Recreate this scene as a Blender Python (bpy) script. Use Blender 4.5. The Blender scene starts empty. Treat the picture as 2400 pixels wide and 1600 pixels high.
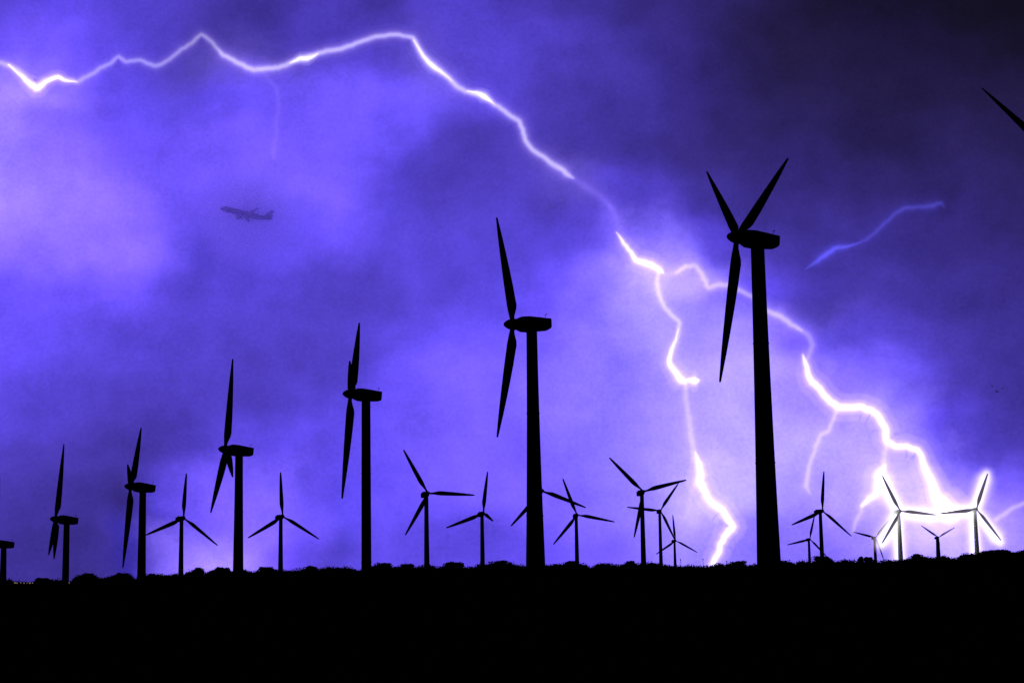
import bpy, math, random
import numpy as np
from mathutils import Vector, Matrix
R_ = math.radians
scene = bpy.context.scene
C = scene.collection
random.seed(7)
rng = np.random.default_rng(7)

# ------------------------------------------------------------------ camera
FPX, CX, CY = 5653.0, 1200.0, 800.0           # focal length and centre in photo pixels (2400 x 1600)
PITCH, ROLL = R_(11.6), R_(-0.86)
FW = Vector((0, math.cos(PITCH), math.sin(PITCH)))
_r0 = Vector((1, 0, 0)); _u0 = _r0.cross(FW)
RT = math.cos(ROLL) * _r0 + math.sin(ROLL) * _u0
UP = RT.cross(FW)
EYE = Vector((0, 0, 1.7))
cd = bpy.data.cameras.new('camera'); cam = bpy.data.objects.new('camera', cd); C.objects.link(cam)
cd.sensor_width = 36; cd.lens = 36 * FPX / 2400; cd.clip_start = 0.1; cd.clip_end = 60000
cam.matrix_world = Matrix((RT, UP, -FW)).transposed().to_4x4(); cam.location = EYE
scene.camera = cam

def at(x, y, depth):
    """the point at a given distance along +Y that a measured photo position stands for"""
    v = FW + RT * ((x - CX) / FPX) - UP * ((y - CY) / FPX)
    return EYE + v * (depth / v.y)

# ------------------------------------------------------------------ storm sky
PAL = [(20,18,34),(34,29,72),(46,38,108),(58,48,145),(72,60,180),(84,70,215),(100,82,248),
       (122,98,255),(150,128,255),(185,165,255),(225,205,255),(255,240,255)]
LEV = [  # brightness of the lit cloud, columns every 150 photo px, rows every 100
 [5.6,6.0,5.2,4.4,3.4,4.2,3.6,5.0,4.4,3.3,2.5,2.2,1.4,.6,.3,.2,.1],
 [6.2,6.5,5.6,4.2,3.8,4.4,4.4,5.0,5.0,3.9,3.0,2.3,1.2,.9,.8,.6,.3],
 [7.8,6.6,6.0,5.0,5.8,6.2,6.2,5.6,4.8,3.8,3.2,2.3,1.3,1.1,1.0,1.0,.8],
 [8.2,7.4,6.0,6.3,6.6,6.3,4.9,4.2,4.0,3.6,3.0,2.2,1.6,1.3,1.2,1.3,1.2],
 [8.5,8.0,7.2,6.7,6.9,6.7,4.8,4.2,4.2,4.0,4.0,2.9,2.2,2.0,1.8,1.7,1.6],
 [8.2,7.9,7.4,6.3,6.9,6.7,5.0,4.6,4.5,4.8,6.0,4.0,3.0,2.8,2.6,2.2,1.8],
 [7.4,7.3,7.3,5.2,5.1,5.8,5.0,5.0,5.4,6.3,8.0,6.0,4.2,3.8,3.0,2.6,2.2],
 [6.4,6.3,6.3,4.8,5.2,4.5,4.5,5.2,6.2,7.4,8.8,8.2,6.4,4.2,3.6,3.2,2.8],
 [6.2,5.8,5.2,4.7,4.4,4.5,4.9,6.1,6.8,7.8,8.8,8.6,8.2,5.6,4.6,3.8,3.2],
 [5.4,5.0,4.6,4.5,4.4,4.8,5.8,6.6,7.2,8.0,8.5,8.8,8.9,7.0,6.0,4.2,3.5],
 [4.5,4.2,3.9,4.4,4.8,5.6,6.2,6.8,7.2,8.0,8.4,8.8,9.2,8.7,7.6,5.6,4.0],
 [3.9,3.6,3.5,4.2,6.4,6.0,6.2,6.8,7.2,7.6,8.3,9.2,9.5,8.7,9.0,7.6,5.0],
 [3.4,3.2,3.3,6.6,7.6,6.0,6.0,6.4,6.8,7.1,7.9,8.8,8.8,8.0,8.6,8.6,7.0],
 [3.2,3.0,4.6,8.2,7.6,5.2,5.5,5.8,5.6,6.4,7.2,7.8,7.6,7.4,8.0,8.4,7.6],
]
LEV = np.array(LEV)
_p = np.pad(LEV, 1, mode='edge')
LEV[7:12, 8:13] -= .3; LEV[9:13, 13:16] -= .2
LEV = LEV + .5 * (LEV - sum(_p[a:a + LEV.shape[0], b:b + LEV.shape[1]] for a in range(3) for b in range(3)) / 9)   # crisper cloud patches
def lin(c):
    c = np.asarray(c, float) / 255
    return np.where(c <= .04045, c / 12.92, ((c + .055) / 1.055) ** 2.4)
PLIN = lin(PAL)
def level(x, y):
    gx = min(max(x / 150, 0), 15.999); gy = min(max(y / 100, 0), 12.999)
    i, j = int(gx), int(gy); a, b = gx - i, gy - j
    return ((LEV[j, i] * (1 - a) + LEV[j, i + 1] * a) * (1 - b) + (LEV[j + 1, i] * (1 - a) + LEV[j + 1, i + 1] * a) * b)
def sky_colour(u, w):
    v = Vector((u, 1, w)); z = v.dot(FW)
    x, y = CX + FPX * v.dot(RT) / z, CY - FPX * v.dot(UP) / z
    L = min(max(level(x, y), 0), 10.999); i = int(L); a = L - i
    c = PLIN[i] * (1 - a) + PLIN[i + 1] * a
    k = min(max(L - 5.5, 0), 2) / 2                     # the bright cloud is violet at the left, bluer at the right
    r = min(max((x - 300) / 900, 0), 1)
    return c * np.array([1.08 - .02 * k * r, 1 - .07 * k * (1 - r) + .07 * k * r, 1 + .14 * max(L - 5.5, 0)])
world = bpy.data.worlds.new('World'); scene.world = world; world.use_nodes = True
nt = world.node_tree; nt.nodes.clear(); N = nt.nodes; LK = nt.links
def nd(kind, **kw):
    n = N.new(kind)
    for k, v in kw.items(): setattr(n, k, v)
    return n
def mth(op, a, b=None, c=None, clamp=False):
    n = nd('ShaderNodeMath', operation=op, use_clamp=clamp)
    for i, s in enumerate((a, b, c)):
        if s is None: continue
        if isinstance(s, (int, float)): n.inputs[i].default_value = s
        else: LK.new(s, n.inputs[i])
    return n.outputs[0]
def smooth(v, a, b):
    n = nd('ShaderNodeMapRange', interpolation_type='SMOOTHSTEP')
    LK.new(v, n.inputs['Value']); n.inputs['From Min'].default_value = a; n.inputs['From Max'].default_value = b
    return n.outputs['Result']
tc = nd('ShaderNodeTexCoord'); sep = nd('ShaderNodeSeparateXYZ'); LK.new(tc.outputs['Generated'], sep.inputs[0])
dx, dy, dz = sep.outputs
yy = mth('MAXIMUM', dy, 0.05)
u0 = mth('DIVIDE', dx, yy); w0 = mth('DIVIDE', dz, yy)
comb = nd('ShaderNodeCombineXYZ'); LK.new(u0, comb.inputs[0]); LK.new(w0, comb.inputs[1])
def noise(scale, detail, off, rough=.55, vec=None):
    mp = nd('ShaderNodeMapping'); mp.inputs['Location'].default_value = (off, off * .7, 0)
    LK.new(vec or comb.outputs[0], mp.inputs['Vector'])
    n = nd('ShaderNodeTexNoise'); n.inputs['Scale'].default_value = scale; n.inputs['Detail'].default_value = detail
    n.inputs['Roughness'].default_value = rough
    LK.new(mp.outputs[0], n.inputs['Vector'])
    return mth('SUBTRACT', n.outputs['Fac'], 0.5)
WARP = .055
uu = mth('MULTIPLY_ADD', noise(16, 4, 3.1), WARP, u0)
ww = mth('MULTIPLY_ADD', noise(16, 4, 9.7), WARP, w0)
U0, U1, NU = -.24, .24, 25
W0, DW, NW = .095, .022, 13
fac = mth('DIVIDE', mth('SUBTRACT', uu, U0), U1 - U0, clamp=True)
prev = None
for k in range(NW):
    w = W0 + DW * k
    cr = nd('ShaderNodeValToRGB'); ramp = cr.color_ramp; ramp.interpolation = 'CARDINAL'
    while len(ramp.elements) < NU: ramp.elements.new(0.5)
    for i in range(NU): ramp.elements[i].position = i / (NU - 1)
    for i in range(NU):
        c = sky_colour(U0 + (U1 - U0) * i / (NU - 1), w)
        ramp.elements[i].color = (*(c * .5), 1)      # halved: a ramp stops at 1, bright cloud goes beyond
    LK.new(fac, cr.inputs[0])
    if prev is None: prev = cr.outputs[0]
    else:
        m = nd('ShaderNodeMix', data_type='RGBA')
        LK.new(smooth(ww, w - DW, w), m.inputs['Factor'])
        LK.new(prev, m.inputs[6]); LK.new(cr.outputs[0], m.inputs[7]); prev = m.outputs[2]
# billows and grain of the cloud
bil = mth('MULTIPLY_ADD', noise(22, 7, 1.3, .62), 1.05, 1.0)
bil = mth('MULTIPLY_ADD', noise(52, 5, 7.7, .6), .42, bil)
bil2 = mth('MULTIPLY_ADD', noise(620, 2, 5.3, .6), .34, bil)
# cloud lit up close to the brightest strokes
lobes = None
for x, y, sx, sy, a in ((2180, 1190, 150, 60, .30), (1500, 605, 65, 50, .20), (1610, 640, 80, 40, .14), (75, 205, 70, 45, .16), (1650, 1160, 60, 130, .12), (1930, 925, 90, 60, .13),
                        (2060, 1010, 80, 70, .11), (1840, 745, 80, 35, .10), (1350, 420, 70, 45, .04), (2040, 1150, 70, 80, .10), (1600, 880, 50, 40, .14), (560, 150, 90, 40, .04), (1010, 160, 70, 60, .05)):
    v = at(x, y, 1) - EYE
    qu = mth('POWER', mth('MULTIPLY', mth('SUBTRACT', uu, v.x), FPX / sx), 2); qw = mth('POWER', mth('MULTIPLY', mth('SUBTRACT', ww, v.z), FPX / sy), 2)
    g = mth('MULTIPLY', mth('EXPONENT', mth('MULTIPLY', mth('ADD', qu, qw), -.5)), a)
    lobes = g if lobes is None else mth('ADD', lobes, g)
lc = nd('ShaderNodeMix', data_type='RGBA'); lc.inputs[6].default_value = (0, 0, 0, 1); lc.inputs[7].default_value = (.46, .34, .6, 1); LK.new(lobes, lc.inputs['Factor'])
la = nd('ShaderNodeMix', data_type='RGBA', blend_type='ADD'); la.inputs['Factor'].default_value = 1
LK.new(prev, la.inputs[6]); LK.new(lc.outputs[2], la.inputs[7]); prev = la.outputs[2]
# only the storm front ahead glows; the rest of the night sky is dark
front = mth('MULTIPLY', smooth(dy, .80, .97), mth('SUBTRACT', 1, smooth(dz, .40, .62)))
amp = mth('MULTIPLY', bil2, front)
mul = nd('ShaderNodeMix', data_type='RGBA', blend_type='MULTIPLY'); mul.inputs['Factor'].default_value = 1
LK.new(prev, mul.inputs[6]); LK.new(amp, mul.inputs[7])
bg = nd('ShaderNodeBackground'); LK.new(mul.outputs[2], bg.inputs['Color']); bg.inputs['Strength'].default_value = 2.0
night = nd('ShaderNodeTexSky', sky_type='NISHITA', sun_disc=False); night.sun_elevation = R_(-8); night.sun_rotation = R_(180)
bg2 = nd('ShaderNodeBackground'); LK.new(night.outputs[0], bg2.inputs['Color']); bg2.inputs['Strength'].default_value = 0.01
add = nd('ShaderNodeAddShader'); LK.new(bg.outputs[0], add.inputs[0]); LK.new(bg2.outputs[0], add.inputs[1])
wo = nd('ShaderNodeOutputWorld'); LK.new(add.outputs[0], wo.inputs['Surface'])

vs = scene.view_settings; vs.view_transform = 'Standard'; vs.look = 'None'; vs.exposure = 0; vs.gamma = 1
cy = scene.cycles; cy.use_denoising = False; cy.max_bounces = 8; cy.volume_bounces = 6; cy.transparent_max_bounces = 64
cy.sample_clamp_indirect = 0.8

# ------------------------------------------------------------------ materials
def paint(name, col, rough=.6, spec=.15, var=.15, scale=2.0):
    m = bpy.data.materials.new(name); m.use_nodes = True; t = m.node_tree
    b = t.nodes['Principled BSDF']; b.inputs['Roughness'].default_value = rough; b.inputs['Specular IOR Level'].default_value = spec
    n = t.nodes.new('ShaderNodeTexNoise'); n.inputs['Scale'].default_value = scale; n.inputs['Detail'].default_value = 5
    tcn = t.nodes.new('ShaderNodeTexCoord'); t.links.new(tcn.outputs['Object'], n.inputs['Vector'])
    r = t.nodes.new('ShaderNodeValToRGB')
    r.color_ramp.elements[0].position = .3; r.color_ramp.elements[1].position = .7
    r.color_ramp.elements[0].color = (*[c * (1 - var) for c in col], 1)
    r.color_ramp.elements[1].color = (*[min(1, c * (1 + var)) for c in col], 1)
    t.links.new(n.outputs['Fac'], r.inputs[0]); t.links.new(r.outputs[0], b.inputs['Base Color'])
    return m
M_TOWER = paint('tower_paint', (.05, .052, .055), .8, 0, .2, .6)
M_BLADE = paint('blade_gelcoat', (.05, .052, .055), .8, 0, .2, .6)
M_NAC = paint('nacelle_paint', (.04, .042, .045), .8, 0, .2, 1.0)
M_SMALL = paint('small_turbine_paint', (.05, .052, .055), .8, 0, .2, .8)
M_GLOWLIT = paint('glow_lit_turbine_paint', (.50, .58, .50), .7, .05, .12, .8)  # lit copy of the small turbine paint, glow brightness put into the colour
M_METAL = paint('galvanised_metal', (.2, .2, .21), .6, .1)
M_GROUND = paint('dry_hillside', (.030, .027, .018), 1.0, 0, .5, .25)
M_LEAF = paint('scrub_leaf', (.035, .05, .022), .9, 0, .4, 3.0)
M_STEM = paint('shrub_bark', (.05, .04, .03), .9, 0, .3, 6.0)
M_PLANE = paint('airliner_skin', (.35, .35, .38), .6, .1, .05, .4)
M_GLASS = paint('airliner_window', (.02, .02, .03), .3, .4, .1, 1.0)
def volume_light(name, col, k):
    m = bpy.data.materials.new(name); m.use_nodes = True; t = m.node_tree; t.nodes.clear()
    e = t.nodes.new('ShaderNodeEmission'); e.inputs['Color'].default_value = (*col, 1); e.inputs['Strength'].default_value = k
    o = t.nodes.new('ShaderNodeOutputMaterial'); t.links.new(e.outputs[0], o.inputs['Volume'])
    return m

# ------------------------------------------------------------------ helpers
def link(name, me, parent=None, mat=None):
    o = bpy.data.objects.new(name, me); C.objects.link(o)
    if mat is not None and me is not None and not me.materials: me.materials.append(mat)
    if parent is not None: o.parent = parent
    return o
def mesh(name, verts, faces, mat=None, shade=True):
    me = bpy.data.meshes.new(name); me.from_pydata([tuple(v) for v in verts], [], faces); me.update()
    if mat: me.materials.append(mat)
    if shade: me.shade_smooth()
    return me
def tag(o, label=None, cat=None, group=None, kind=None):
    for k, v in (('label', label), ('category', cat), ('group', group), ('kind', kind)):
        if v: o[k] = v
    return o
class MB:
    def __init__(s): s.v = []; s.f = []
    def loft(s, rings, cap=True):
        n = len(rings[0]); b = len(s.v)
        for r in rings: s.v += [tuple(p) for p in r]
        for i in range(len(rings) - 1):
            for j in range(n):
                a = b + i * n + j; c = b + i * n + (j + 1) % n
                s.f.append((a, c, c + n, a + n))
        if cap:
            s.f.append(tuple(b + j for j in reversed(range(n)))); s.f.append(tuple(b + (len(rings) - 1) * n + j for j in range(n)))
        return s
    def tube(s, pts, rad, n=10):
        pts = [Vector(p) for p in pts]
        if not isinstance(rad, (list, tuple)): rad = [rad] * len(pts)
        rings = []; ref = None
        for i, p in enumerate(pts):
            d = (pts[min(i + 1, len(pts) - 1)] - pts[max(i - 1, 0)]).normalized()
            if ref is None: ref = d.orthogonal().normalized()
            ref = (ref - d * ref.dot(d)).normalized(); q = d.cross(ref)
            rings.append([p + (ref * math.cos(2 * math.pi * j / n) + q * math.sin(2 * math.pi * j / n)) * rad[i] for j in range(n)])
        return s.loft(rings)
    def box(s, c, sz):
        x, y, z = c; a, b, d = (k / 2 for k in sz)
        return s.loft([[(x - a, y - b, z + t), (x + a, y - b, z + t), (x + a, y + b, z + t), (x - a, y + b, z + t)] for t in (-d, d)])
    def build(s, name, mat, parent=None, shade=True):
        return link(name, mesh(name, s.v, s.f, mat, shade), parent)

# ------------------------------------------------------------------ ground: a scrubby hill with its crest ahead
SK = [(0,1358),(15,1357),(28,1358),(34,1364),(80,1365),(86,1357),(107,1356),(125,1358),(148,1358),(160,1364),(172,1364),(174,1351),(198,1345),(214,1347),
 (233,1351),(241,1355),(254,1351),(268,1347),(292,1345),(308,1350),(320,1357),(344,1344),(359,1343),(375,1344),(394,1347),(412,1344),(434,1346),
 (440,1341),(452,1336),(462,1332),(477,1336),(480,1341),(499,1335),(520,1330),(534,1331),(544,1339),(579,1334),(585,1340),(598,1340),(614,1332),
 (627,1330),(651,1335),(673,1338),(690,1336),(702,1334),(713,1329),(726,1328),(748,1332),(772,1327),(796,1329),(817,1328),(831,1335),(847,1337),
 (868,1326),(882,1322),(908,1321),(922,1330),(933,1326),(941,1322),(960,1323),(974,1330),(1000,1321),(1019,1326),(1027,1330),(1035,1328),
 (1051,1320),(1070,1319),(1081,1322),(1094,1330),(1113,1327),(1123,1321),(1148,1321),(1161,1317),(1172,1316),(1196,1317),(1209,1323),(1233,1327),
 (1281,1324),(1303,1320),(1322,1321),(1335,1316),(1359,1318),(1375,1324),(1385,1330),(1391,1325),(1403,1320),(1414,1319),(1430,1320),(1448,1323),
 (1465,1320),(1478,1315),(1486,1321),(1515,1318),(1542,1319),(1561,1323),(1572,1327),(1601,1327),(1615,1324),(1641,1328),(1668,1324),(1684,1319),
 (1700,1323),(1730,1316),(1746,1323),(1757,1326),(1767,1320),(1775,1324),(1831,1312),(1840,1312),(1851,1316),(1858,1320),(1867,1317),(1883,1313),
 (1891,1316),(1902,1317),(1915,1311),(1926,1304),(1939,1305),(1950,1312),(1961,1315),(1979,1311),(1998,1312),(2011,1316),(2045,1312),(2057,1318),
 (2073,1311),(2098,1313),(2114,1311),(2140,1304),(2148,1300),(2162,1302),(2174,1305),(2190,1306),(2206,1302),(2220,1304),(2233,1310),(2245,1306),
 (2252,1299),(2265,1297),(2286,1297),(2300,1292),(2323,1293),(2332,1296),(2344,1290),(2362,1290),(2376,1295),(2385,1292),(2394,1289),(2400,1288),
 (2440,1286),(2500,1292),(2560,1284),(2640,1290),(-40,1360),(-90,1352),(-160,1362),(-240,1356)]
SK.sort(); SKX = np.array([p[0] for p in SK], float); SKY = np.array([p[1] for p in SK], float)
RIDGE = 300.0
_xs = np.arange(-240, 2641, 4.0); _sy = np.interp(_xs, SKX, SKY)
_low = np.array([_sy[max(0, i - 14):i + 15].max() for i in range(len(_xs))])
_low = np.convolve(np.pad(_low, 20, mode='edge'), np.ones(41) / 41, 'valid')
RX = []; RZ = []; TX = []; TZ = []
for x, a, b in zip(_xs, _sy, _low):
    p = at(x, b + 5, RIDGE); RX.append(p.x); RZ.append(p.z)
    p = at(x, a, RIDGE); TX.append(p.x); TZ.append(p.z)
def ridge(x): return np.interp(x, RX, RZ)
def skyline(x): return np.interp(x, TX, TZ)
def sst(t): t = np.clip(t, 0, 1); return t * t * (3 - 2 * t)
def terrain(x, y):
    x = np.asarray(x, float); y = np.asarray(y, float)
    rz = ridge(x)
    wob = .35 * np.sin(x * .11 + y * .07) * np.sin(y * .05 - x * .03) * np.clip((y - 20) / 80, 0, 1) * np.clip((296 - y) / 40, 0, 1)
    fr = rz * np.clip((y - 20) / (RIDGE - 20), 0, 1) ** 1.5
    back = rz + (32.6 - rz) * sst((y - RIDGE) / 40)
    f = .45 + .55 * sst((x + 140) / 110)
    far = back + .1 * f * np.clip(y - 430, 0, 720)
    far = far + (45 - far) * sst((y - 1180) / 2500)
    return np.where(y <= RIDGE, fr + wob, far)
ys = np.concatenate([np.linspace(-400, 0, 9), np.arange(10, 280, 5.0), np.arange(280, 345, 2.5), np.arange(350, 1250, 25.0), np.geomspace(1300, 20000, 26)])
xs = np.concatenate([-np.geomspace(20000, 130, 24), np.arange(-125, 126, 1.25), np.geomspace(130, 20000, 24)])
gx, gy = np.meshgrid(xs, ys); gz = terrain(gx, gy)
nx, ny = len(xs), len(ys)
gv = np.stack([gx, gy, gz], -1).reshape(-1, 3)
gf = [(j * nx + i, j * nx + i + 1, (j + 1) * nx + i + 1, (j + 1) * nx + i) for j in range(ny - 1) for i in range(nx - 1)]
tag(link('hill', mesh('hill', gv.tolist(), gf, M_GROUND)), kind='structure')
def tz(x, y): return float(terrain(x, y))

# ------------------------------------------------------------------ scrub along the crest
def leaves(pts, size, seed):
    r = np.random.default_rng(seed); v = []; f = []
    for p in pts:
        s = size * r.uniform(.55, 1.3)
        a = Vector(r.normal(size=3)).normalized(); b = a.cross(Vector(r.normal(size=3))).normalized(); c = a.cross(b)
        p = Vector(p); k = len(v)
        v += [p + b * s, p + c * s * .55 + a * s * .15, p - b * s, p - c * s * .55 + a * s * .15]
        f.append((k, k + 1, k + 2, k + 3))
    return v, f
core = MB(); rings = []
for x in np.arange(-75, 75.01, .12):
    b = float(ridge(x)); t = float(skyline(x)); jag = rng.normal() * .07
    h = max(t - b, .1) - .12 + jag
    ring = []
    for y, k in ((-3.2, -.55), (-2.0, .35), (-1.0, .8), (-.2, 1.0), (.5, .97), (1.4, .7), (2.6, .2), (3.6, -.6)):
        ring.append((x, RIDGE + y + rng.normal() * .1, b - .1 + (h + .1) * k if k > 0 else b + k))
    rings.append(ring)
core.loft(rings)
pts = []
for i in range(16000):
    x = rng.uniform(-72, 72); b = float(ridge(x)); t = float(skyline(x))
    h = max(t - b, .1)
    y = rng.normal() * 1.2
    z = b + h * (1 - .12 * y * y) * (1 - .35 * rng.random() ** 1.5) - .02 + rng.normal() * .06 + (.24 * rng.random() if rng.random() < .2 and math.sin(x * 2.3) + math.sin(x * .9 + 1) > .2 else 0)
    pts.append((x, RIDGE + y, z))
v, f = leaves(pts, .10, 3)
n0 = len(core.v)
sc = link('scrub', mesh('scrub', core.v + [tuple(q) for q in v], core.f + [tuple(i + n0 for i in q) for q in f], M_LEAF, False))
tag(sc, 'low dark scrub in one unbroken band along the crest of the hill', 'scrub', kind='stuff')

def shrub(px, ytop, wpx, label, seed, round_=1.0):
    top = at(px, ytop, RIDGE); w = wpx / FPX * RIDGE
    gxp = top.x; g = tz(gxp, RIDGE + .4); h = top.z - g
    root = bpy.data.objects.new('shrub', None); C.objects.link(root); root.location = (gxp, RIDGE + .4, g)
    tag(root, label, 'shrub', 'shrubs standing out of the scrub on the crest')
    r = np.random.default_rng(seed); P = []
    lobes = [(r.uniform(-.32, .32) * w, r.uniform(-.3, .3) * w, h * r.uniform(.45, .8), r.uniform(.16, .3)) for _ in range(7)]
    lobes.append((0, 0, h * .75, .25))
    for lx, ly, lz, lr in lobes:
        rr = lr * w
        for _ in range(130):
            d = r.normal(size=3); d /= np.linalg.norm(d); q = rr * r.random() ** .4
            z = min(lz + d[2] * min(q, h - lz + .02), h)
            P.append((lx + d[0] * q, ly + d[1] * q, max(z, .05)))
    v, f = leaves(P, .12, seed + 1)
    link('foliage', mesh('foliage', v, f, M_LEAF, False), root)
    st = MB()
    for lx, ly, lz, lr in lobes[:5]:
        st.tube([(0, 0, -.3), (lx * .4, ly * .4, lz * .45), (lx, ly, lz)], [.05, .035, .015], 6)
    st.build('stem', M_STEM, root)
for i, a in enumerate([
 (198, 1343, 48, 'broad dark shrub on the crest right of the turbine with two overlapping drooping blades'),
 (290, 1343, 46, 'wide rounded shrub at the left foot of the third large tower from the left'),
 (100, 1354, 34, 'low dark shrub on the crest between the two town light gaps'),
 (462, 1330, 34, 'ragged loose shrub on the crest right of the leftmost small turbine'),
 (520, 1328, 36, 'spiky shrub at the left foot of the large tower with upright and drooping blades'),
 (626, 1328, 40, 'domed shrub on the crest just left of the upright small turbine tower'),
 (726, 1326, 36, 'round shrub midway between upright small turbine and the dark tower right of it'),
 (896, 1319, 48, 'flat topped wide shrub just right of the fourth large tower'),
 (950, 1321, 40, 'flat topped shrub left of the small turbine with a level blade'),
 (1064, 1317, 48, 'domed shrub left of the small turbine with a stubby blade'),
 (1172, 1314, 56, 'long shrub on the crest left of the thick central tower'),
 (1335, 1314, 40, 'shrub on the crest at the foot of the small turbine right of the central tower'),
 (1478, 1313, 24, 'small knobby shrub on the crest left of the overlapping pair of small turbines'),
 (1730, 1314, 44, 'mound shaped shrub between the white bolt foot and the largest tower'),
 (1926, 1303, 44, 'tall shrub around the foot of the small turbine right of the largest tower'),
 (2017, 1302, 16, 'tiny round topped shrub standing apart on the crest, taller of two'),
 (2033, 1305, 24, 'small shrub beside the tiny round topped one, left of a small turbine'),
 (2150, 1298, 50, 'humped shrub right of the pale left turbine in white glow'),
 (2310, 1290, 60, 'broad shrub on the crest right below the glowing right turbine'),
 (2352, 1287, 44, 'flat shrub on the crest near the right edge of the view')]):
    shrub(*a, seed=100 + i * 3)

for px, yt, lab in ((1595, 1309, 'thin bare stalk with rounded head on the crest, leftmost of three'),
                    (1647.6, 1308, 'thin bare stalk with dark rounded head just left of the bolt foot'),
                    (1703, 1313, 'short bare stalk on the crest right of the bolt foot')):
    p = at(px, yt, RIDGE + 1); g = tz(p.x, RIDGE + 1)
    root = bpy.data.objects.new('flower_stalk', None); C.objects.link(root); root.location = (p.x, RIDGE + 1, g)
    tag(root, lab, 'plant', 'bare stalks on the crest'); h = p.z - g
    MB().tube([(0, 0, -.1), (.01, 0, h * .5), (0, 0, h - .2)], [.035, .03, .025], 6).build('stem', M_STEM, root)
    MB().tube([(0, 0, h - .22), (0, 0, h - .15), (0, 0, h - .05), (0, 0, h)], [.02, .07, .065, .02], 8).build('seed_head', M_LEAF, root)

# ------------------------------------------------------------------ wind turbines
def axis_frame(yaw, tilt):
    n = Vector((math.cos(tilt) * math.sin(yaw), -math.cos(tilt) * math.cos(yaw), math.sin(tilt)))
    h = Vector((math.cos(yaw), math.sin(yaw), 0)); v = n.cross(h)
    if v.z < 0: v = -v
    return n, h, v
def blade_mesh(name, st, mat):
    """st: radius, leading edge, trailing edge, thickness, twist"""
    rings = []
    for r, le, te, th, tw in st:
        c = (le + te) / 2; a = (te - le) / 2; ring = []
        for j in range(16):
            t = 2 * math.pi * j / 16
            x = c + a * math.cos(t); y = th * math.sin(t) * (1 - .45 * math.cos(t))
            ct, sn = math.cos(tw), math.sin(tw)
            ring.append((x * ct - y * sn, x * sn + y * ct, r))
        rings.append(ring)
    m = MB().loft(rings); return mesh(name, m.v, m.f, mat)
BIG_ST = [(.8, -.36, .36, .36, 0), (1.4, -.38, .40, .36, 0), (2.1, -.45, .62, .33, 0), (2.9, -.52, .92, .30, 0), (3.7, -.54, 1.05, .26, 0), (4.2, -.53, 1.02, .23, 0),
          (7, -.52, .96, .17, .02), (10, -.47, .82, .12, .03), (13, -.41, .65, .09, .04), (16, -.33, .45, .06, .05), (18.6, -.22, .24, .04, .05), (19.8, -.17, .15, .03, .05), (20, -.11, .09, .02, .05)]
SML_ST = [(.35, -.19, .19, .16, 0), (1.0, -.20, .22, .17, 0), (1.6, -.26, .36, .15, .1), (2.3, -.34, .54, .12, .08), (3.0, -.37, .58, .10, .06), (5, -.34, .50, .07, .04),
          (7.5, -.27, .36, .05, .02), (9.3, -.19, .22, .03, 0), (9.9, -.14, .14, .02, 0), (10, -.08, .07, .015, 0)]
BIG_BLADE = blade_mesh('blade', BIG_ST, M_BLADE); SML_BLADE = blade_mesh('blade', SML_ST, M_SMALL)
def sect(x, hw, hh, zc, n=28, p=5.5):
    r = []
    for j in range(n):
        t = 2 * math.pi * j / n; c, s = math.cos(t), math.sin(t)
        r.append((x, hw * math.copysign(abs(c) ** (2 / p), c), zc + hh * math.copysign(abs(s) ** (2 / p), s)))
    return r
# nacelle frame: +x points to the rear, z up, origin at the hub centre
m = MB().loft([sect(.45, .55, .74, 0, p=2.2), sect(.7, .85, .95, 0, p=2.4), sect(1.3, 1.0, 1.12, .02), sect(2.4, 1.08, 1.18, .02), sect(4.2, 1.0, 1.02, .03), sect(5.35, .95, .90, .03),
               sect(5.88, .92, .76, .14), sect(5.92, .9, .74, .14)])
for x in (1.9, 3.9): m.box((x, .2, 1.22 - (x - 1.9) * .05), (.3, .4, .14))
BIG_NAC = mesh('nacelle', m.v, m.f, M_NAC)
m = MB().tube([(5.2, 0, .8), (5.2, 0, 1.62)], .03, 6).tube([(5.0, 0, 1.55), (5.4, 0, 1.58)], .025, 6)
m.tube([(5.4, -.05, 1.55), (5.4, .0, 1.75)], .06, 6)
BIG_MAST = mesh('wind_vane', m.v, m.f, M_METAL)
def ringx(x, r, n=18): return [(x, r * math.cos(2 * math.pi * j / n), r * math.sin(2 * math.pi * j / n)) for j in range(n)]
m = MB().loft([ringx(-1.5, .06), ringx(-1.42, .24), ringx(-1.2, .46), ringx(-.8, .70), ringx(-.35, .84), ringx(.1, .88), ringx(.62, .86), ringx(.66, .6), ringx(.9, .55)])
BIG_HUB = mesh('spinner', m.v, m.f, M_NAC)
m = MB().loft([sect(.35, .3, .3, 0, 16, 2.2), sect(.5, .46, .48, 0, 16), sect(1.2, .52, .54, .02, 16), sect(2.4, .52, .54, .06, 16), sect(3.1, .46, .5, .10, 16), sect(3.35, .36, .40, .12, 16)])
m.box((2.5, .1, .66), (.35, .3, .2))
SML_NAC = mesh('nacelle', m.v, m.f, M_SMALL)
m = MB().loft([ringx(-.6, .05, 12), ringx(-.5, .2, 12), ringx(-.2, .36, 12), ringx(.3, .38, 12), ringx(.45, .3, 12)])
SML_HUB = mesh('spinner', m.v, m.f, M_SMALL)
def repaint(me, mat):
    c = me.copy(); c.materials.clear(); c.materials.append(mat); return c
PAL_BLADE, PAL_NAC, PAL_HUB = (repaint(q, M_GLOWLIT) for q in (SML_BLADE, SML_NAC, SML_HUB))
TOWERS = {'A': (.82, 1.5, .45), 'B': (.71, 1.35, .35), 'C': (.72, .83, 1), 'D': (.71, 1.0, .6), 'E': (.68, .91, .8), 'F': (.67, .79, 1), 'S13': (.40, .58, .7), 'S14': (.40, .58, .7), 'S15': (.73, 1.05, .7), 'S12': (.48, .6, .7), 'S11': (.40, .52, .7)}
turbine_frames = {}
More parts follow.
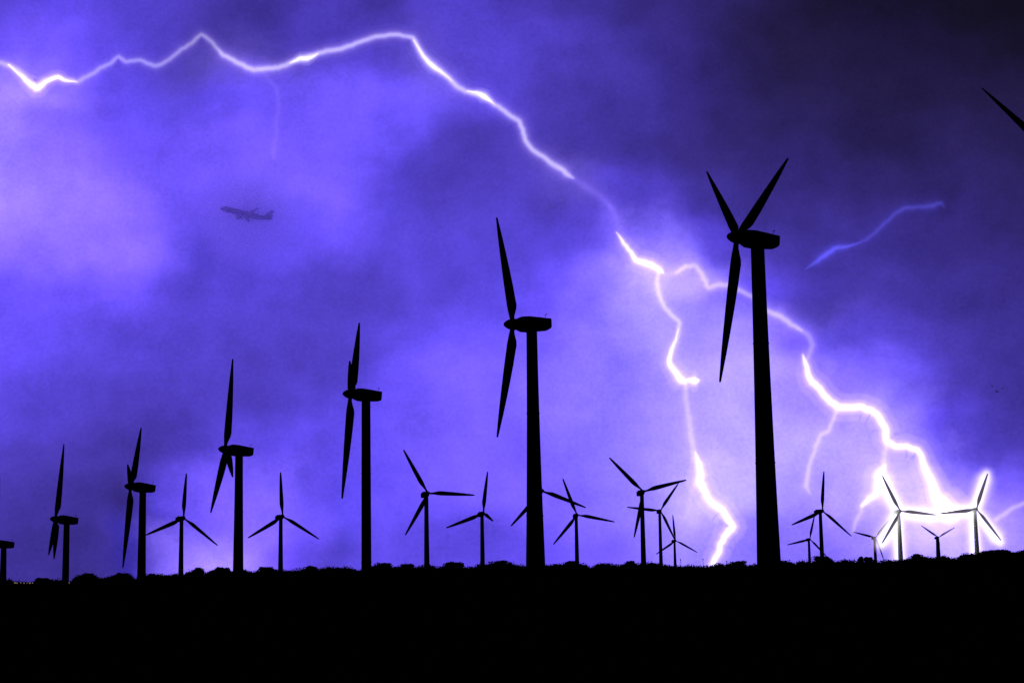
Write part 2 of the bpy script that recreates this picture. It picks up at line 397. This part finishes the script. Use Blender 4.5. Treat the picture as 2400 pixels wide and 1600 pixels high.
def turbine(key, hub, yaw, tilt, ph, big, label, lengths=(1, 1, 1), pale=False):
    hub = Vector(hub); n, h, v = axis_frame(R_(yaw), R_(tilt))
    over = 2.95 if big else 1.0
    top = hub - n * over
    bz = tz(top.x, top.y)
    root = bpy.data.objects.new('wind_turbine', None); C.objects.link(root); root.location = (top.x, top.y, bz)
    tag(root, label, 'wind turbine', 'large turbines in the diagonal row' if big else 'small turbines standing behind the crest')
    H = top.z - bz
    rings = []; r0, r1, lf = TOWERS.get(key, (.68, .84, .6) if big else (.355, .51, .7))
    r0 += .11 if big else .05; r1 += .11 if big else .05
    seen = top.z - (1.7 + .1105 * top.y)
    def rad(z):
        t = (H - z) / seen
        return min(r0 + (r1 - r0) * (lf * t + (1 - lf) * t * t), r1 * 1.15)
    M_T = M_TOWER if big else (M_GLOWLIT if pale else M_SMALL)
    for k in range(19):
        z = -.5 + (H - (.9 if big else .36) + .5) * k / 18
        r = rad(z)
        rings.append([(r * math.cos(2 * math.pi * j / 28), r * math.sin(2 * math.pi * j / 28), z) for j in range(28)])
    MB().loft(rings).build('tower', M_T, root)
    if big:
        for t in (.36, .70):
            z = H * t; r = rad(z); fl = MB()
            fl.loft([[(q * math.cos(2 * math.pi * j / 28), q * math.sin(2 * math.pi * j / 28), z + dz_) for j in range(28)] for q, dz_ in ((r - .02, -.12), (r + .04, -.1), (r + .04, .1), (r - .02, .12))], cap=False)
            fl.build('flange', M_TOWER, root)
    X = -n; Z = v; Y = Z.cross(X)
    Mx = Matrix((X, Y, Z)).transposed().to_4x4(); Mx.translation = hub - root.location
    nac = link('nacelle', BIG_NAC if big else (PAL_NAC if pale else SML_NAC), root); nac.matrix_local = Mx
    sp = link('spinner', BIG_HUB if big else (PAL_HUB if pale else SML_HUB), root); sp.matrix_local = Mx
    if big:
        wv = link('wind_vane', BIG_MAST, nac)
    for k in range(3):
        a = R_(ph + 120 * k); s = v * math.cos(a) + h * math.sin(a); t = v * math.sin(a) - h * math.cos(a)
        if big: X = -n
        else: X = (t * math.cos(R_(12)) - n * math.sin(R_(12))).normalized()
        Y = s.cross(X)
        Mb = Matrix((X, Y, s)).transposed().to_4x4(); Mb = Mb @ Matrix.Diagonal((1, 1, lengths[k], 1)); Mb.translation = hub - root.location
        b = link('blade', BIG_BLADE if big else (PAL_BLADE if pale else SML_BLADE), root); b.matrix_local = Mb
    turbine_frames[key] = (hub, n, h, v, ph, top, bz)
    return root
HX = (65.8, 290., 86.)
for a in (
 ('A', (31.1, 321.6, 81.8), -75.5, 4.7, 72.6, True, 'largest dark turbine with two blades raised in a V, right of centre'),
 ('B', (0.2, 362.1, 78.7), -75.5, -1.7, 99.3, True, 'large dark turbine in the middle with one blade up and one blade down'),
 ('C', (-30.7, 448.6, 84.1), -83.2, 4.5, 59.6, True, 'dark turbine with a long and a short raised blade, fourth large one from the left'),
 ('D', (-60.9, 503.4, 82.7), -75.9, 4.7, 115.5, True, 'dark turbine with one upright blade and a long and short drooping blade'),
 ('E', (-92.1, 574., 85.4), -76.3, 4.7, 54.3, True, 'dark turbine whose tower meets the tip of a small turbine blade on its right'),
 ('F', (-121.5, 634.4, 85.8), -76., 4.6, 8.2, True, 'dark turbine at left with two overlapping drooping blades'),
 ('G', at(-15, 1274, 700), -76., 3.2, 6., True, 'dark turbine cut off by the left edge of the view'),
 ('H', HX, -75.5, 4.6, 306, True, 'turbine cut off by the right edge, one slanting blade in dark sky'),
 ('S1', (-72.3, 523.6, 71.), 34, 3, 4.6, False, 'small turbine with its left blade touching the third large tower from the left'),
 ('S2', (-51.6, 533.3, 72.3), 29.9, 3, 118.1, False, 'small turbine with evenly spread blades between two large towers left of centre'),
 ('S3', (-17.3, 479.6, 69.4), 21.8, 3, 90.1, False, 'small turbine with one blade level, right of the fourth large tower'),
 ('S4', (-7.3, 560.2, 75.9), 19.6, 3, 7.9, False, 'small turbine with one stubby blade, just left of the central tower', (1, .30, 1)),
 ('S5', (5.2, 449.8, 65.3), 30.9, 3, 105.3, False, 'small turbine hidden behind the thick central tower with two blade ends showing'),
 ('S6', (15.9, 610.9, 81.8), 11.4, 3, 99.9, False, 'small turbine right of the central tower, its raised blade crossed by another blade'),
 ('S7', (26.8, 496.9, 71.5), 16.3, 3, 74.3, False, 'taller small turbine of the overlapping pair, with two raised blades'),
 ('S8', (42.6, 700.1, 94.4), 10.3, 3, 35.3, False, 'lower small turbine of the overlapping pair, its left blade passing behind a tower'),
 ('S9', (61.5, 920.9, 112.), 18.8, 3, 116.5, False, 'tiny far turbine right of the overlapping pair, near the white bolt foot'),
 ('S10', (75.6, 588.8, 79.), 25.8, 2.8, 7., False, 'small turbine with an upright blade, right of the largest tower'),
 ('S11', (114.2, 930.9, 113.), 16.6, 3, 15.6, False, 'tiny far turbine just right of the largest tower, beside a taller small turbine'),
 ('S12', (146.5, 976.4, 118.7), 15.8, 3, 42., False, 'tiny far turbine left of the glowing left turbine'),
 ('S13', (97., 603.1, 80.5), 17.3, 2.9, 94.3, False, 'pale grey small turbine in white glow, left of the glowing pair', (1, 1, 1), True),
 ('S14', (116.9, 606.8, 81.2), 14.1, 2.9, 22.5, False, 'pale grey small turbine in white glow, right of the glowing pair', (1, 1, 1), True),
 ('S15', (192.8, 1093.9, 132.4), 19.2, 3, 61.5, False, 'tiny far turbine with two arms raised in a V between the glowing pair')):
    turbine(*a)

# ------------------------------------------------------------------ lightning
def spline(P, step=5.0):
    P = [np.array(p, float) for p in P]; out = []
    for i in range(len(P) - 1):
        p0, p1, p2, p3 = P[max(i - 1, 0)], P[i], P[i + 1], P[min(i + 2, len(P) - 1)]
        n = max(2, int(np.linalg.norm((p2 - p1)[:2]) / step))
        for k in range(n):
            t = k / n
            c = .5 * (2 * p1 + (p2 - p0) * t + (2 * p0 - 5 * p1 + 4 * p2 - p3) * t * t + (3 * p1 - p0 - 3 * p2 + p3) * t ** 3)
            l = p1 * (1 - t) + p2 * t
            out.append(c * .4 + l * .6)
    out.append(P[-1]); return np.array(out)
_mats = {}
def stroke(root, P, depth, I, col=(1, .93, 1), gl=(.40, .24, 1), name='channel', wid=(.55, .9, 1.35, 2.1, 3.4), share=(.30, .28, .20, .13, .09), jit=.8):
    """one glowing channel of air: P = (x, y, radius) along its course, I = brightness across its axis"""
    S = spline(P); rs = np.random.default_rng(int(abs(P[0][0] * 7 + P[0][1])))
    j = rs.normal(size=(len(S), 2)); j = (j + np.roll(j, 1, 0)) / 2
    q = np.arange(len(S)) / 5.0; kk = rs.normal(size=(int(q[-1]) + 3, 2)); kk[0] *= .3
    j += np.stack([np.interp(q, np.arange(len(kk)), kk[:, a]) for a in (0, 1)], 1) * 2.0
    S[:, :2] += j * jit * np.clip(np.minimum(np.arange(len(S)), np.arange(len(S))[::-1]) / 4, 0, 1)[:, None]
    if I > .9: wid = [w * .85 for w in wid[:-1]] + [wid[-1]]
    pts = [at(a, b, depth) for a, b, r in S]; s = depth / FPX
    rmean = float(np.mean([p[2] for p in P]))
    d0 = (pts[0] - pts[1]).normalized(); d1 = (pts[-1] - pts[-2]).normalized()
    for i_, (w, sh) in enumerate(zip(wid, share)):
        nm = name if i_ == 0 else 'glow'
        c = tuple(round(a + (b_ - a) * i_ / 4, 3) for a, b_ in zip(col, gl))
        rad = [max(r, .3) * w * s for r in S[:, 2]]
        q0, q1 = rad[0], rad[-1]
        ring_pts = [pts[0] + d0 * q0 * k for k in (1.0, .8, .45)] + pts + [pts[-1] + d1 * q1 * k for k in (.45, .8, 1.0)]
        rad = [q0 * .12, q0 * .6, q0 * .9] + rad + [q1 * .9, q1 * .6, q1 * .12]
        k = I * sh / (2 * rmean * w * s)
        key = (c, round(k, 4))
        if key not in _mats: _mats[key] = volume_light('lightning_air', c, k)
        m = MB().tube([p - root.location for p in ring_pts], rad, 12)
        m.build(nm, _mats[key], root)
def bolt(label, P0, depth):
    root = bpy.data.objects.new('lightning_bolt', None); C.objects.link(root); root.location = at(P0[0], P0[1], depth)
    return tag(root, label, 'lightning bolt', 'lightning bolts in the storm sky')
FAR = 3000.0
b = bolt('long lilac bolt arching across the upper left sky down to the middle', (1340, 415), FAR)
main = [(-40,146,7),(0,149,7),(35,160,7),(60,186,8),(82,206,9),(105,190,7.5),(135,180,7),(160,188,7),(183,193,7),(205,178,6.5),(235,160,6.5),(262,148,6),(280,133,6),(295,144,6),(330,141,6),(365,154,6.5),(392,143,6),
 (430,112,6),(455,98,6),(472,84,6),(490,97,6),(520,125,6.5),(550,147,7),(580,160,7.5),(615,163,7.5),(650,160,7),(690,144,7),(715,137,7.5),(750,126,7),(800,115,7),(840,98,6.5),(880,86,6.5),(930,81,6.5),(950,86,6),(966,88,6.5),
 (975,105,6.5),(990,130,7),(1015,156,7.5),(1040,175,7.5),(1075,205,7.5),(1105,218,7),(1135,225,7.5),(1160,246,7),(1190,266,7),(1212,280,7),(1226,303,7),(1232,330,7),(1250,351,7),(1280,373,7),(1310,393,7.5),(1330,408,7),(1343,417,4)]
main = [(x, y, r * 1.3) for x, y, r in main]
stroke(b, main, FAR, .36)
stroke(b, [(505,110,1),(513,118,4)] + [p for p in main if p[0] >= 520], FAR, .24)
stroke(b, [(20,152,3),(50,175,5),(82,207,8),(110,190,6),(137,179,6),(160,188,4),(180,192,2)], FAR, 1.3, gl=(.85, .6, 1))
stroke(b, [(680,148,2),(705,138,5),(722,138,5.5),(745,126,2)], FAR, .8, gl=(.9, .8, 1))
stroke(b, [(970,95,3),(992,133,5),(1015,156,6.5),(1040,172,4),(1060,190,2)], FAR, .55, gl=(.9, .8, 1))
stroke(b, [(1095,214,2),(1120,219,4),(1136,225,6),(1150,236,3),(1160,246,1)], FAR, .8, gl=(.9, .8, 1))
stroke(b, [(1335,412,6),(1370,438,13),(1405,462,12),(1440,492,7)], FAR, .16, col=(.3, .22, 1), name='branch')
stroke(b, [(1425,478,8),(1440,505,12),(1452,535,14),(1465,560,8)], FAR, .10, col=(.4, .3, 1), name='branch')
stroke(b, [(612,166,6),(630,183,7),(648,205,8),(652,260,8),(646,320,9),(641,368,9)], FAR, .055, col=(.7, .5, 1), name='branch')

b = bolt('white forked bolt falling straight down to the crest left of the largest turbine', (1680, 1320), FAR)
mid = [(1445,545,3),(1460,562,6.5),(1478,588,7.5),(1492,607,9),(1510,615,10),(1530,624,10),(1548,633,8),(1555,640,3)]
stroke(b, mid, FAR, 1.3, gl=(.7, .5, 1))
stroke(b, [(1545,636,8),(1538,665,9),(1548,705,9),(1570,735,9),(1592,757,8.5),(1590,790,8),(1576,822,8),(1568,846,8),(1580,866,8),(1600,890,8),(1635,892,8)], FAR, .45)
stroke(b, [(1590,770,2),(1572,830,6),(1568,848,7.5),(1582,872,8.5),(1598,890,10),(1605,896,6)], FAR, 1.1, gl=(.8, .6, 1))
stroke(b, [(1608,890,3),(1625,890,9),(1630,891,9),(1640,891,2)], FAR, 1.2, gl=(.8, .6, 1))
stroke(b, [(1606,900,9),(1608,940,10),(1614,985,11),(1620,1025,12),(1626,1060,12),(1634,1090,9)], FAR, .32, col=(.95, .8, 1))
low = [(1630,1060,3),(1636,1085,8),(1642,1110,10),(1640,1128,11),(1652,1150,9.5),(1668,1180,9.5),(1694,1198,10),(1708,1222,10),(1715,1232,11),(1703,1248,10),(1688,1275,9),(1682,1298,9),(1674,1318,9),(1668,1340,9),(1664,1400,8),(1660,1480,8)]
stroke(b, low, FAR, 1.8, gl=(.85, .6, 1))
stroke(b, [(1636,1125,5),(1626,1150,8),(1614,1185,8),(1606,1215,5)], FAR, .10, col=(.9, .7, 1), name='branch')

NEAR = 640.0
stroke(b, [(1540,634,6),(1565,640,12),(1590,634,12),(1608,622,6)], FAR, .16, col=(.8, .6, 1), name='branch')

b = bolt('white branching bolt zigzagging down to the glowing turbine pair at the right', (2240, 1210), NEAR)
stroke(b, [(1585,640,6),(1605,625,9),(1625,621,10),(1638,634,10),(1650,656,10),(1660,672,10),(1690,666,10),(1720,668,10),(1745,684,9),(1780,712,9)], NEAR, .42, col=(1, .85, 1))
stroke(b, [(1770,705,6),(1800,728,9),(1830,742,11),(1860,763,10),(1878,773,6)], NEAR, .42, col=(1, .88, 1))
stroke(b, [(1870,770,8),(1895,785,11),(1903,810,11),(1893,835,10),(1884,850,9),(1890,870,8)], NEAR, .26, col=(.9, .75, 1))
rb = [(1882,832,4),(1886,850,7),(1893,875,9),(1903,895,10.5),(1920,910,10.5),(1930,930,10.5),(1945,942,10.5),(1965,953,11),(1995,953,10.5),(2022,952,10.5),(2045,964,10.5),(2063,985,10.5),(2076,1008,10.5),(2080,1034,10),(2100,1044,9.5),(2125,1046,9.5),(2150,1052,9.5),(2161,1070,9.5),(2170,1100,11),(2182,1130,12),(2194,1155,14),(2210,1180,17),(2225,1200,18)]
stroke(b, rb, NEAR, 1.9, gl=(.85, .6, 1))
stroke(b, [(1962,958,7),(1952,985,8),(1942,1010,8),(1922,1020,8),(1912,1042,8),(1902,1075,8),(1895,1110,9),(1890,1140,9),(1898,1155,5)], NEAR, .34, col=(1, .85, 1), name='branch')
stroke(b, [(2078,1040,9),(2076,1070,10),(2070,1095,10),(2066,1112,10)], NEAR, .32, col=(1, .85, .98), name='branch')
stroke(b, [(2074,1090,5),(2066,1110,12),(2058,1135,11),(2050,1160,9),(2035,1170,8),(2020,1184,5)], NEAR, 1.1, gl=(1, .85, 1), name='branch')
stroke(b, [(2030,1174,7),(2018,1190,8),(2015,1205,8),(2005,1225,8),(2000,1245,6)], NEAR, .28, col=(1, .85, 1), name='branch')
stroke(b, [(2440,1150,7),(2400,1181,8),(2370,1196,8),(2345,1208,9),(2335,1216,9)], NEAR, .35, col=(.95, .85, 1), name='branch')
# added halo: glowing volumes in the shape of the two turbines, set behind them
def outline_halo(keys, rad, col, k, back):
    ms = []
    for key in keys:
        hub, n, h, v, ph, top, bz = turbine_frames[key]
        off = Vector((0, back, 0))
        for q in range(3):
            a = R_(ph + 120 * q); s = v * math.cos(a) + h * math.sin(a)
            P = [hub + s * t + off for t in (0, 3, 6, 9, 10.3)]
            ms.append((P, [rad] * 4 + [rad * .75]))
        ms.append(([Vector((top.x, top.y, z)) + off for z in (bz, (bz + top.z) / 2, top.z)], [rad * .9] * 3))
    m = MB()
    for P, r in ms:
        d0 = (P[0] - P[1]).normalized(); d1 = (P[-1] - P[-2]).normalized()
        P = [P[0] + d0 * r[0] * .8, P[0] + d0 * r[0] * .45] + P + [P[-1] + d1 * r[-1] * .5, P[-1] + d1 * r[-1] * .85]
        r = [r[0] * .35, r[0] * .8] + r + [r[-1] * .8, r[-1] * .35]
        m.tube([p - b.location for p in P], r, 16)
    o = m.build('glow', None, b)
    md = o.modifiers.new('union', 'REMESH'); md.mode = 'VOXEL'; md.voxel_size = .25
    dg = bpy.context.evaluated_depsgraph_get(); dg.update()
    me = bpy.data.meshes.new_from_object(o.evaluated_get(dg)); o.modifiers.clear(); o.data = me
    me.materials.clear(); me.materials.append(volume_light('halo_volume', col, k))
    return o
for rad, col, I in ((1.35, (1, 1, .95), .30), (1.8, (1, .96, .98), .28), (2.3, (1, .9, 1), .20), (2.9, (1, .84, 1), .14), (3.6, (.95, .75, 1), .09)):
    outline_halo(('S13', 'S14'), rad, col, I / (2 * rad), 2.0)

b = bolt('faint blue bolt half hidden in cloud at the upper right', (1910, 620), FAR)
stroke(b, [(1888,630,2),(1912,615,7),(1935,596,9),(1970,580,8),(2000,574,4),(2020,566,1)], FAR, .42, col=(.12, .12, 1), gl=(.08, .07, .8))
stroke(b, [(1975,580,2),(2020,568,6),(2045,550,7),(2070,528,7),(2095,505,7),(2120,490,8),(2150,486,7),(2185,482,9),(2206,476,7),(2214,488,2)], FAR, .22, col=(.14, .13, 1), gl=(.08, .07, .8))

# ------------------------------------------------------------------ airliner
def airliner():
    f = (RT * -.972 + UP * .235 + FW * .02).normalized()             # nose direction
    l = (RT * .09 + UP * .35 + FW * .93); l = (l - f * l.dot(f)).normalized()   # right wing (away from us)
    u = f.cross(l) * -1
    if u.dot(UP) < 0: u = -u
    loc = at(578, 502, 1726)
    root = bpy.data.objects.new('airliner', None); C.objects.link(root)
    Mw = Matrix((f, l, u)).transposed().to_4x4(); Mw.translation = loc; root.matrix_world = Mw
    tag(root, 'twin engined airliner climbing to the left, faint in the storm cloud', 'airplane')
    st = [(20, .15, -.3), (19.6, .7, -.25), (18.6, 1.25, -.1), (16.5, 1.8, 0), (14, 1.98, 0), (-6, 1.98, 0), (-10, 1.8, .15), (-14, 1.3, .55), (-17.5, .75, .95), (-19.5, .3, 1.2)]
    m = MB().loft([[(x, 1.1 * r * math.cos(2 * math.pi * j / 20), z + 1.1 * r * math.sin(2 * math.pi * j / 20)) for j in range(20)] for x, r, z in st]); m.build('fuselage', M_PLANE, root)
    def wing(name, P):
        rings = []
        for (x, y, z, c, t) in P:
            rings.append([(x + c * (.5 - .5 * math.cos(a)) * -1, y, z + t * math.sin(a) * (1 if a < math.pi else .6)) for a in [2 * math.pi * k / 12 for k in range(12)]])
        return MB().loft(rings).build(name, M_PLANE, root)
    for s in (1, -1):
        wing('wing', [(4.5, s * 1.2, -1.2, 7.2, .5), (.6, s * 6.5, -.6, 4.2, .3), (-4.2, s * 16.6, .7, 1.7, .12), (-5.2, s * 17.2, 1.6, .8, .05)])
        wing('stabilizer', [(-14.4, s * .5, .9, 3.6, .2), (-17.3, s * 6, 1.5, 1.5, .08)])
        e = MB().loft([[(x, s * 5.8 + r * math.cos(2 * math.pi * j / 16), -1.85 + r * math.sin(2 * math.pi * j / 16)) for j in range(16)] for x, r in ((6.4, 1.0), (6.2, 1.25), (4.5, 1.35), (2.8, 1.1), (1.4, .65))])
        e.box((3.2, s * 5.8, -1.1), (2.2, .18, 1.0)); e.build('engine', M_PLANE, root)
    fin = [( -12.2, 1.6, 5.6, .25), (-17.6, 7.6, 2.2, .1)]
    MB().loft([[(x - c * (.5 - .5 * math.cos(a)), t * math.sin(a), z) for a in [2 * math.pi * k / 12 for k in range(12)]] for x, z, c, t in fin]).build('tail_fin', M_PLANE, root)
    wn = MB()
    for s in (1, -1):
        for i in range(36): wn.box((13.5 - i * .6, s * 2.12, .5), (.28, .10, .36))
    wn.build('window_row', M_GLASS, root)
    return loc
ploc = airliner()
# thin rain cloud in front of and round the airliner
m = MB(); ray = (ploc - EYE).normalized(); cen = ploc - ray * 135; rings = []
for i in range(1, 16):
    t = math.pi * i / 16
    rings.append([(52 * math.sin(t) * math.cos(2 * math.pi * j / 32), 200 * math.sin(t) * math.sin(2 * math.pi * j / 32), -44 * math.cos(t)) for j in range(32)])
m.loft(rings)
mh = bpy.data.materials.new('cloud_haze'); mh.use_nodes = True; t = mh.node_tree; t.nodes.clear()
pv = t.nodes.new('ShaderNodeVolumePrincipled'); pv.inputs['Color'].default_value = (.97, .97, 1, 1); pv.inputs['Density'].default_value = .003; pv.inputs['Anisotropy'].default_value = .975
tcv = t.nodes.new('ShaderNodeTexCoord'); mpv = t.nodes.new('ShaderNodeMapping'); mpv.inputs['Scale'].default_value = (1 / 52, 1 / 200, 1 / 44)
ln = t.nodes.new('ShaderNodeVectorMath'); ln.operation = 'LENGTH'
mr = t.nodes.new('ShaderNodeMapRange'); mr.interpolation_type = 'SMOOTHSTEP'
for k_, v_ in (('From Min', 1.0), ('From Max', .15), ('To Min', 0), ('To Max', .0082)): mr.inputs[k_].default_value = v_
t.links.new(tcv.outputs['Object'], mpv.inputs[0]); t.links.new(mpv.outputs[0], ln.inputs[0]); t.links.new(ln.outputs['Value'], mr.inputs['Value'])
nv = t.nodes.new('ShaderNodeTexNoise'); nv.inputs['Scale'].default_value = 2.2; nv.inputs['Detail'].default_value = 3
t.links.new(mpv.outputs[0], nv.inputs['Vector'])
mv = t.nodes.new('ShaderNodeMath'); mv.operation = 'MULTIPLY_ADD'; mv.inputs[1].default_value = 2.4; mv.inputs[2].default_value = -.2
t.links.new(nv.outputs['Fac'], mv.inputs[0])
mm_ = t.nodes.new('ShaderNodeMath'); mm_.operation = 'MULTIPLY'; t.links.new(mv.outputs[0], mm_.inputs[0]); t.links.new(mr.outputs[0], mm_.inputs[1])
t.links.new(mm_.outputs[0], pv.inputs['Density'])
om = t.nodes.new('ShaderNodeOutputMaterial'); t.links.new(pv.outputs[0], om.inputs['Volume'])
hz = m.build('haze', mh); hz.rotation_euler = ray.to_track_quat('Y', 'Z').to_euler(); hz.location = cen
tag(hz, 'thin violet cloud veiling the climbing airliner', 'cloud', kind='stuff')

# ------------------------------------------------------------------ town lights in the gaps of the scrub
mt = bpy.data.materials.new('sodium_lamp'); mt.use_nodes = True; t = mt.node_tree; t.nodes.clear()
e = t.nodes.new('ShaderNodeEmission'); e.inputs['Color'].default_value = (1, .66, .18, 1); e.inputs['Strength'].default_value = .55
om = t.nodes.new('ShaderNodeOutputMaterial'); t.links.new(e.outputs[0], om.inputs['Surface'])
bulb = None
for i, (px, py, sz) in enumerate([(35,1365,1.2),(40,1366,1),(49,1365,.8),(56,1365.5,1.1),(63,1365,.8),(70,1366,1.5),(71,1369,1.3),(76,1365.5,.9),(80,1365,1),(162,1365,1),(166,1365.5,1.2),(170,1366,1),(174,1366.5,1.2)]):
    p = at(px, py, 298)
    root = bpy.data.objects.new('town_light', None); C.objects.link(root); root.location = p
    tag(root, 'tiny yellow town light low on the left skyline in a gap of the scrub', 'light', 'yellow town lights on the left skyline')
    r = .05 * sz
    if bulb is None:
        bulb = mesh('bulb', *(lambda mm: (mm.v, mm.f))(MB().loft([[(.05 * math.sin(q) * math.cos(2 * math.pi * j / 8), .05 * math.sin(q) * math.sin(2 * math.pi * j / 8), -.05 * math.cos(q)) for j in range(8)] for q in (.3, .9, 1.57, 2.2, 2.8)])), mt)
    o = link('bulb', bulb, root); o.scale = (sz, sz, sz)
    g = tz(p.x, 298.05)
    MB().tube([(0, .05, g - p.z - .1), (0, .05, .0)], .015, 6).build('post', M_METAL, root)

# ------------------------------------------------------------------ birds
bm = None
for px, py, sc_ in ((2325, 905, .8), (2337, 918, 1.2), (2349, 911, 1.1)):
    if bm is None:
        m = MB().tube([(-.07, 0, 0), (-.03, 0, .005), (.04, 0, .0), (.09, 0, -.005), (.13, 0, -.005)], [.004, .022, .028, .015, .004], 8)
        for sg in (1, -1):
            m.loft([[(-.02, 0, .012), (.05, 0, .012), (.05, 0, .004), (-.02, 0, .004)], [(-.05, sg * .10, .07), (.0, sg * .10, .07), (.0, sg * .10, .064), (-.05, sg * .10, .064)],
                    [(.0, sg * .22, .05), (.02, sg * .22, .05), (.02, sg * .22, .047), (.0, sg * .22, .047)]])
        bm = mesh('bird', m.v, m.f, M_LEAF)
    o = link('bird', bm); o.location = at(px, py, 180); o.scale = (sc_,) * 3; o.rotation_euler = (.2, .1, px * .7)
    tag(o, 'tiny dark bird flying in the dim sky near the right edge', 'bird', 'tiny birds near the right edge')
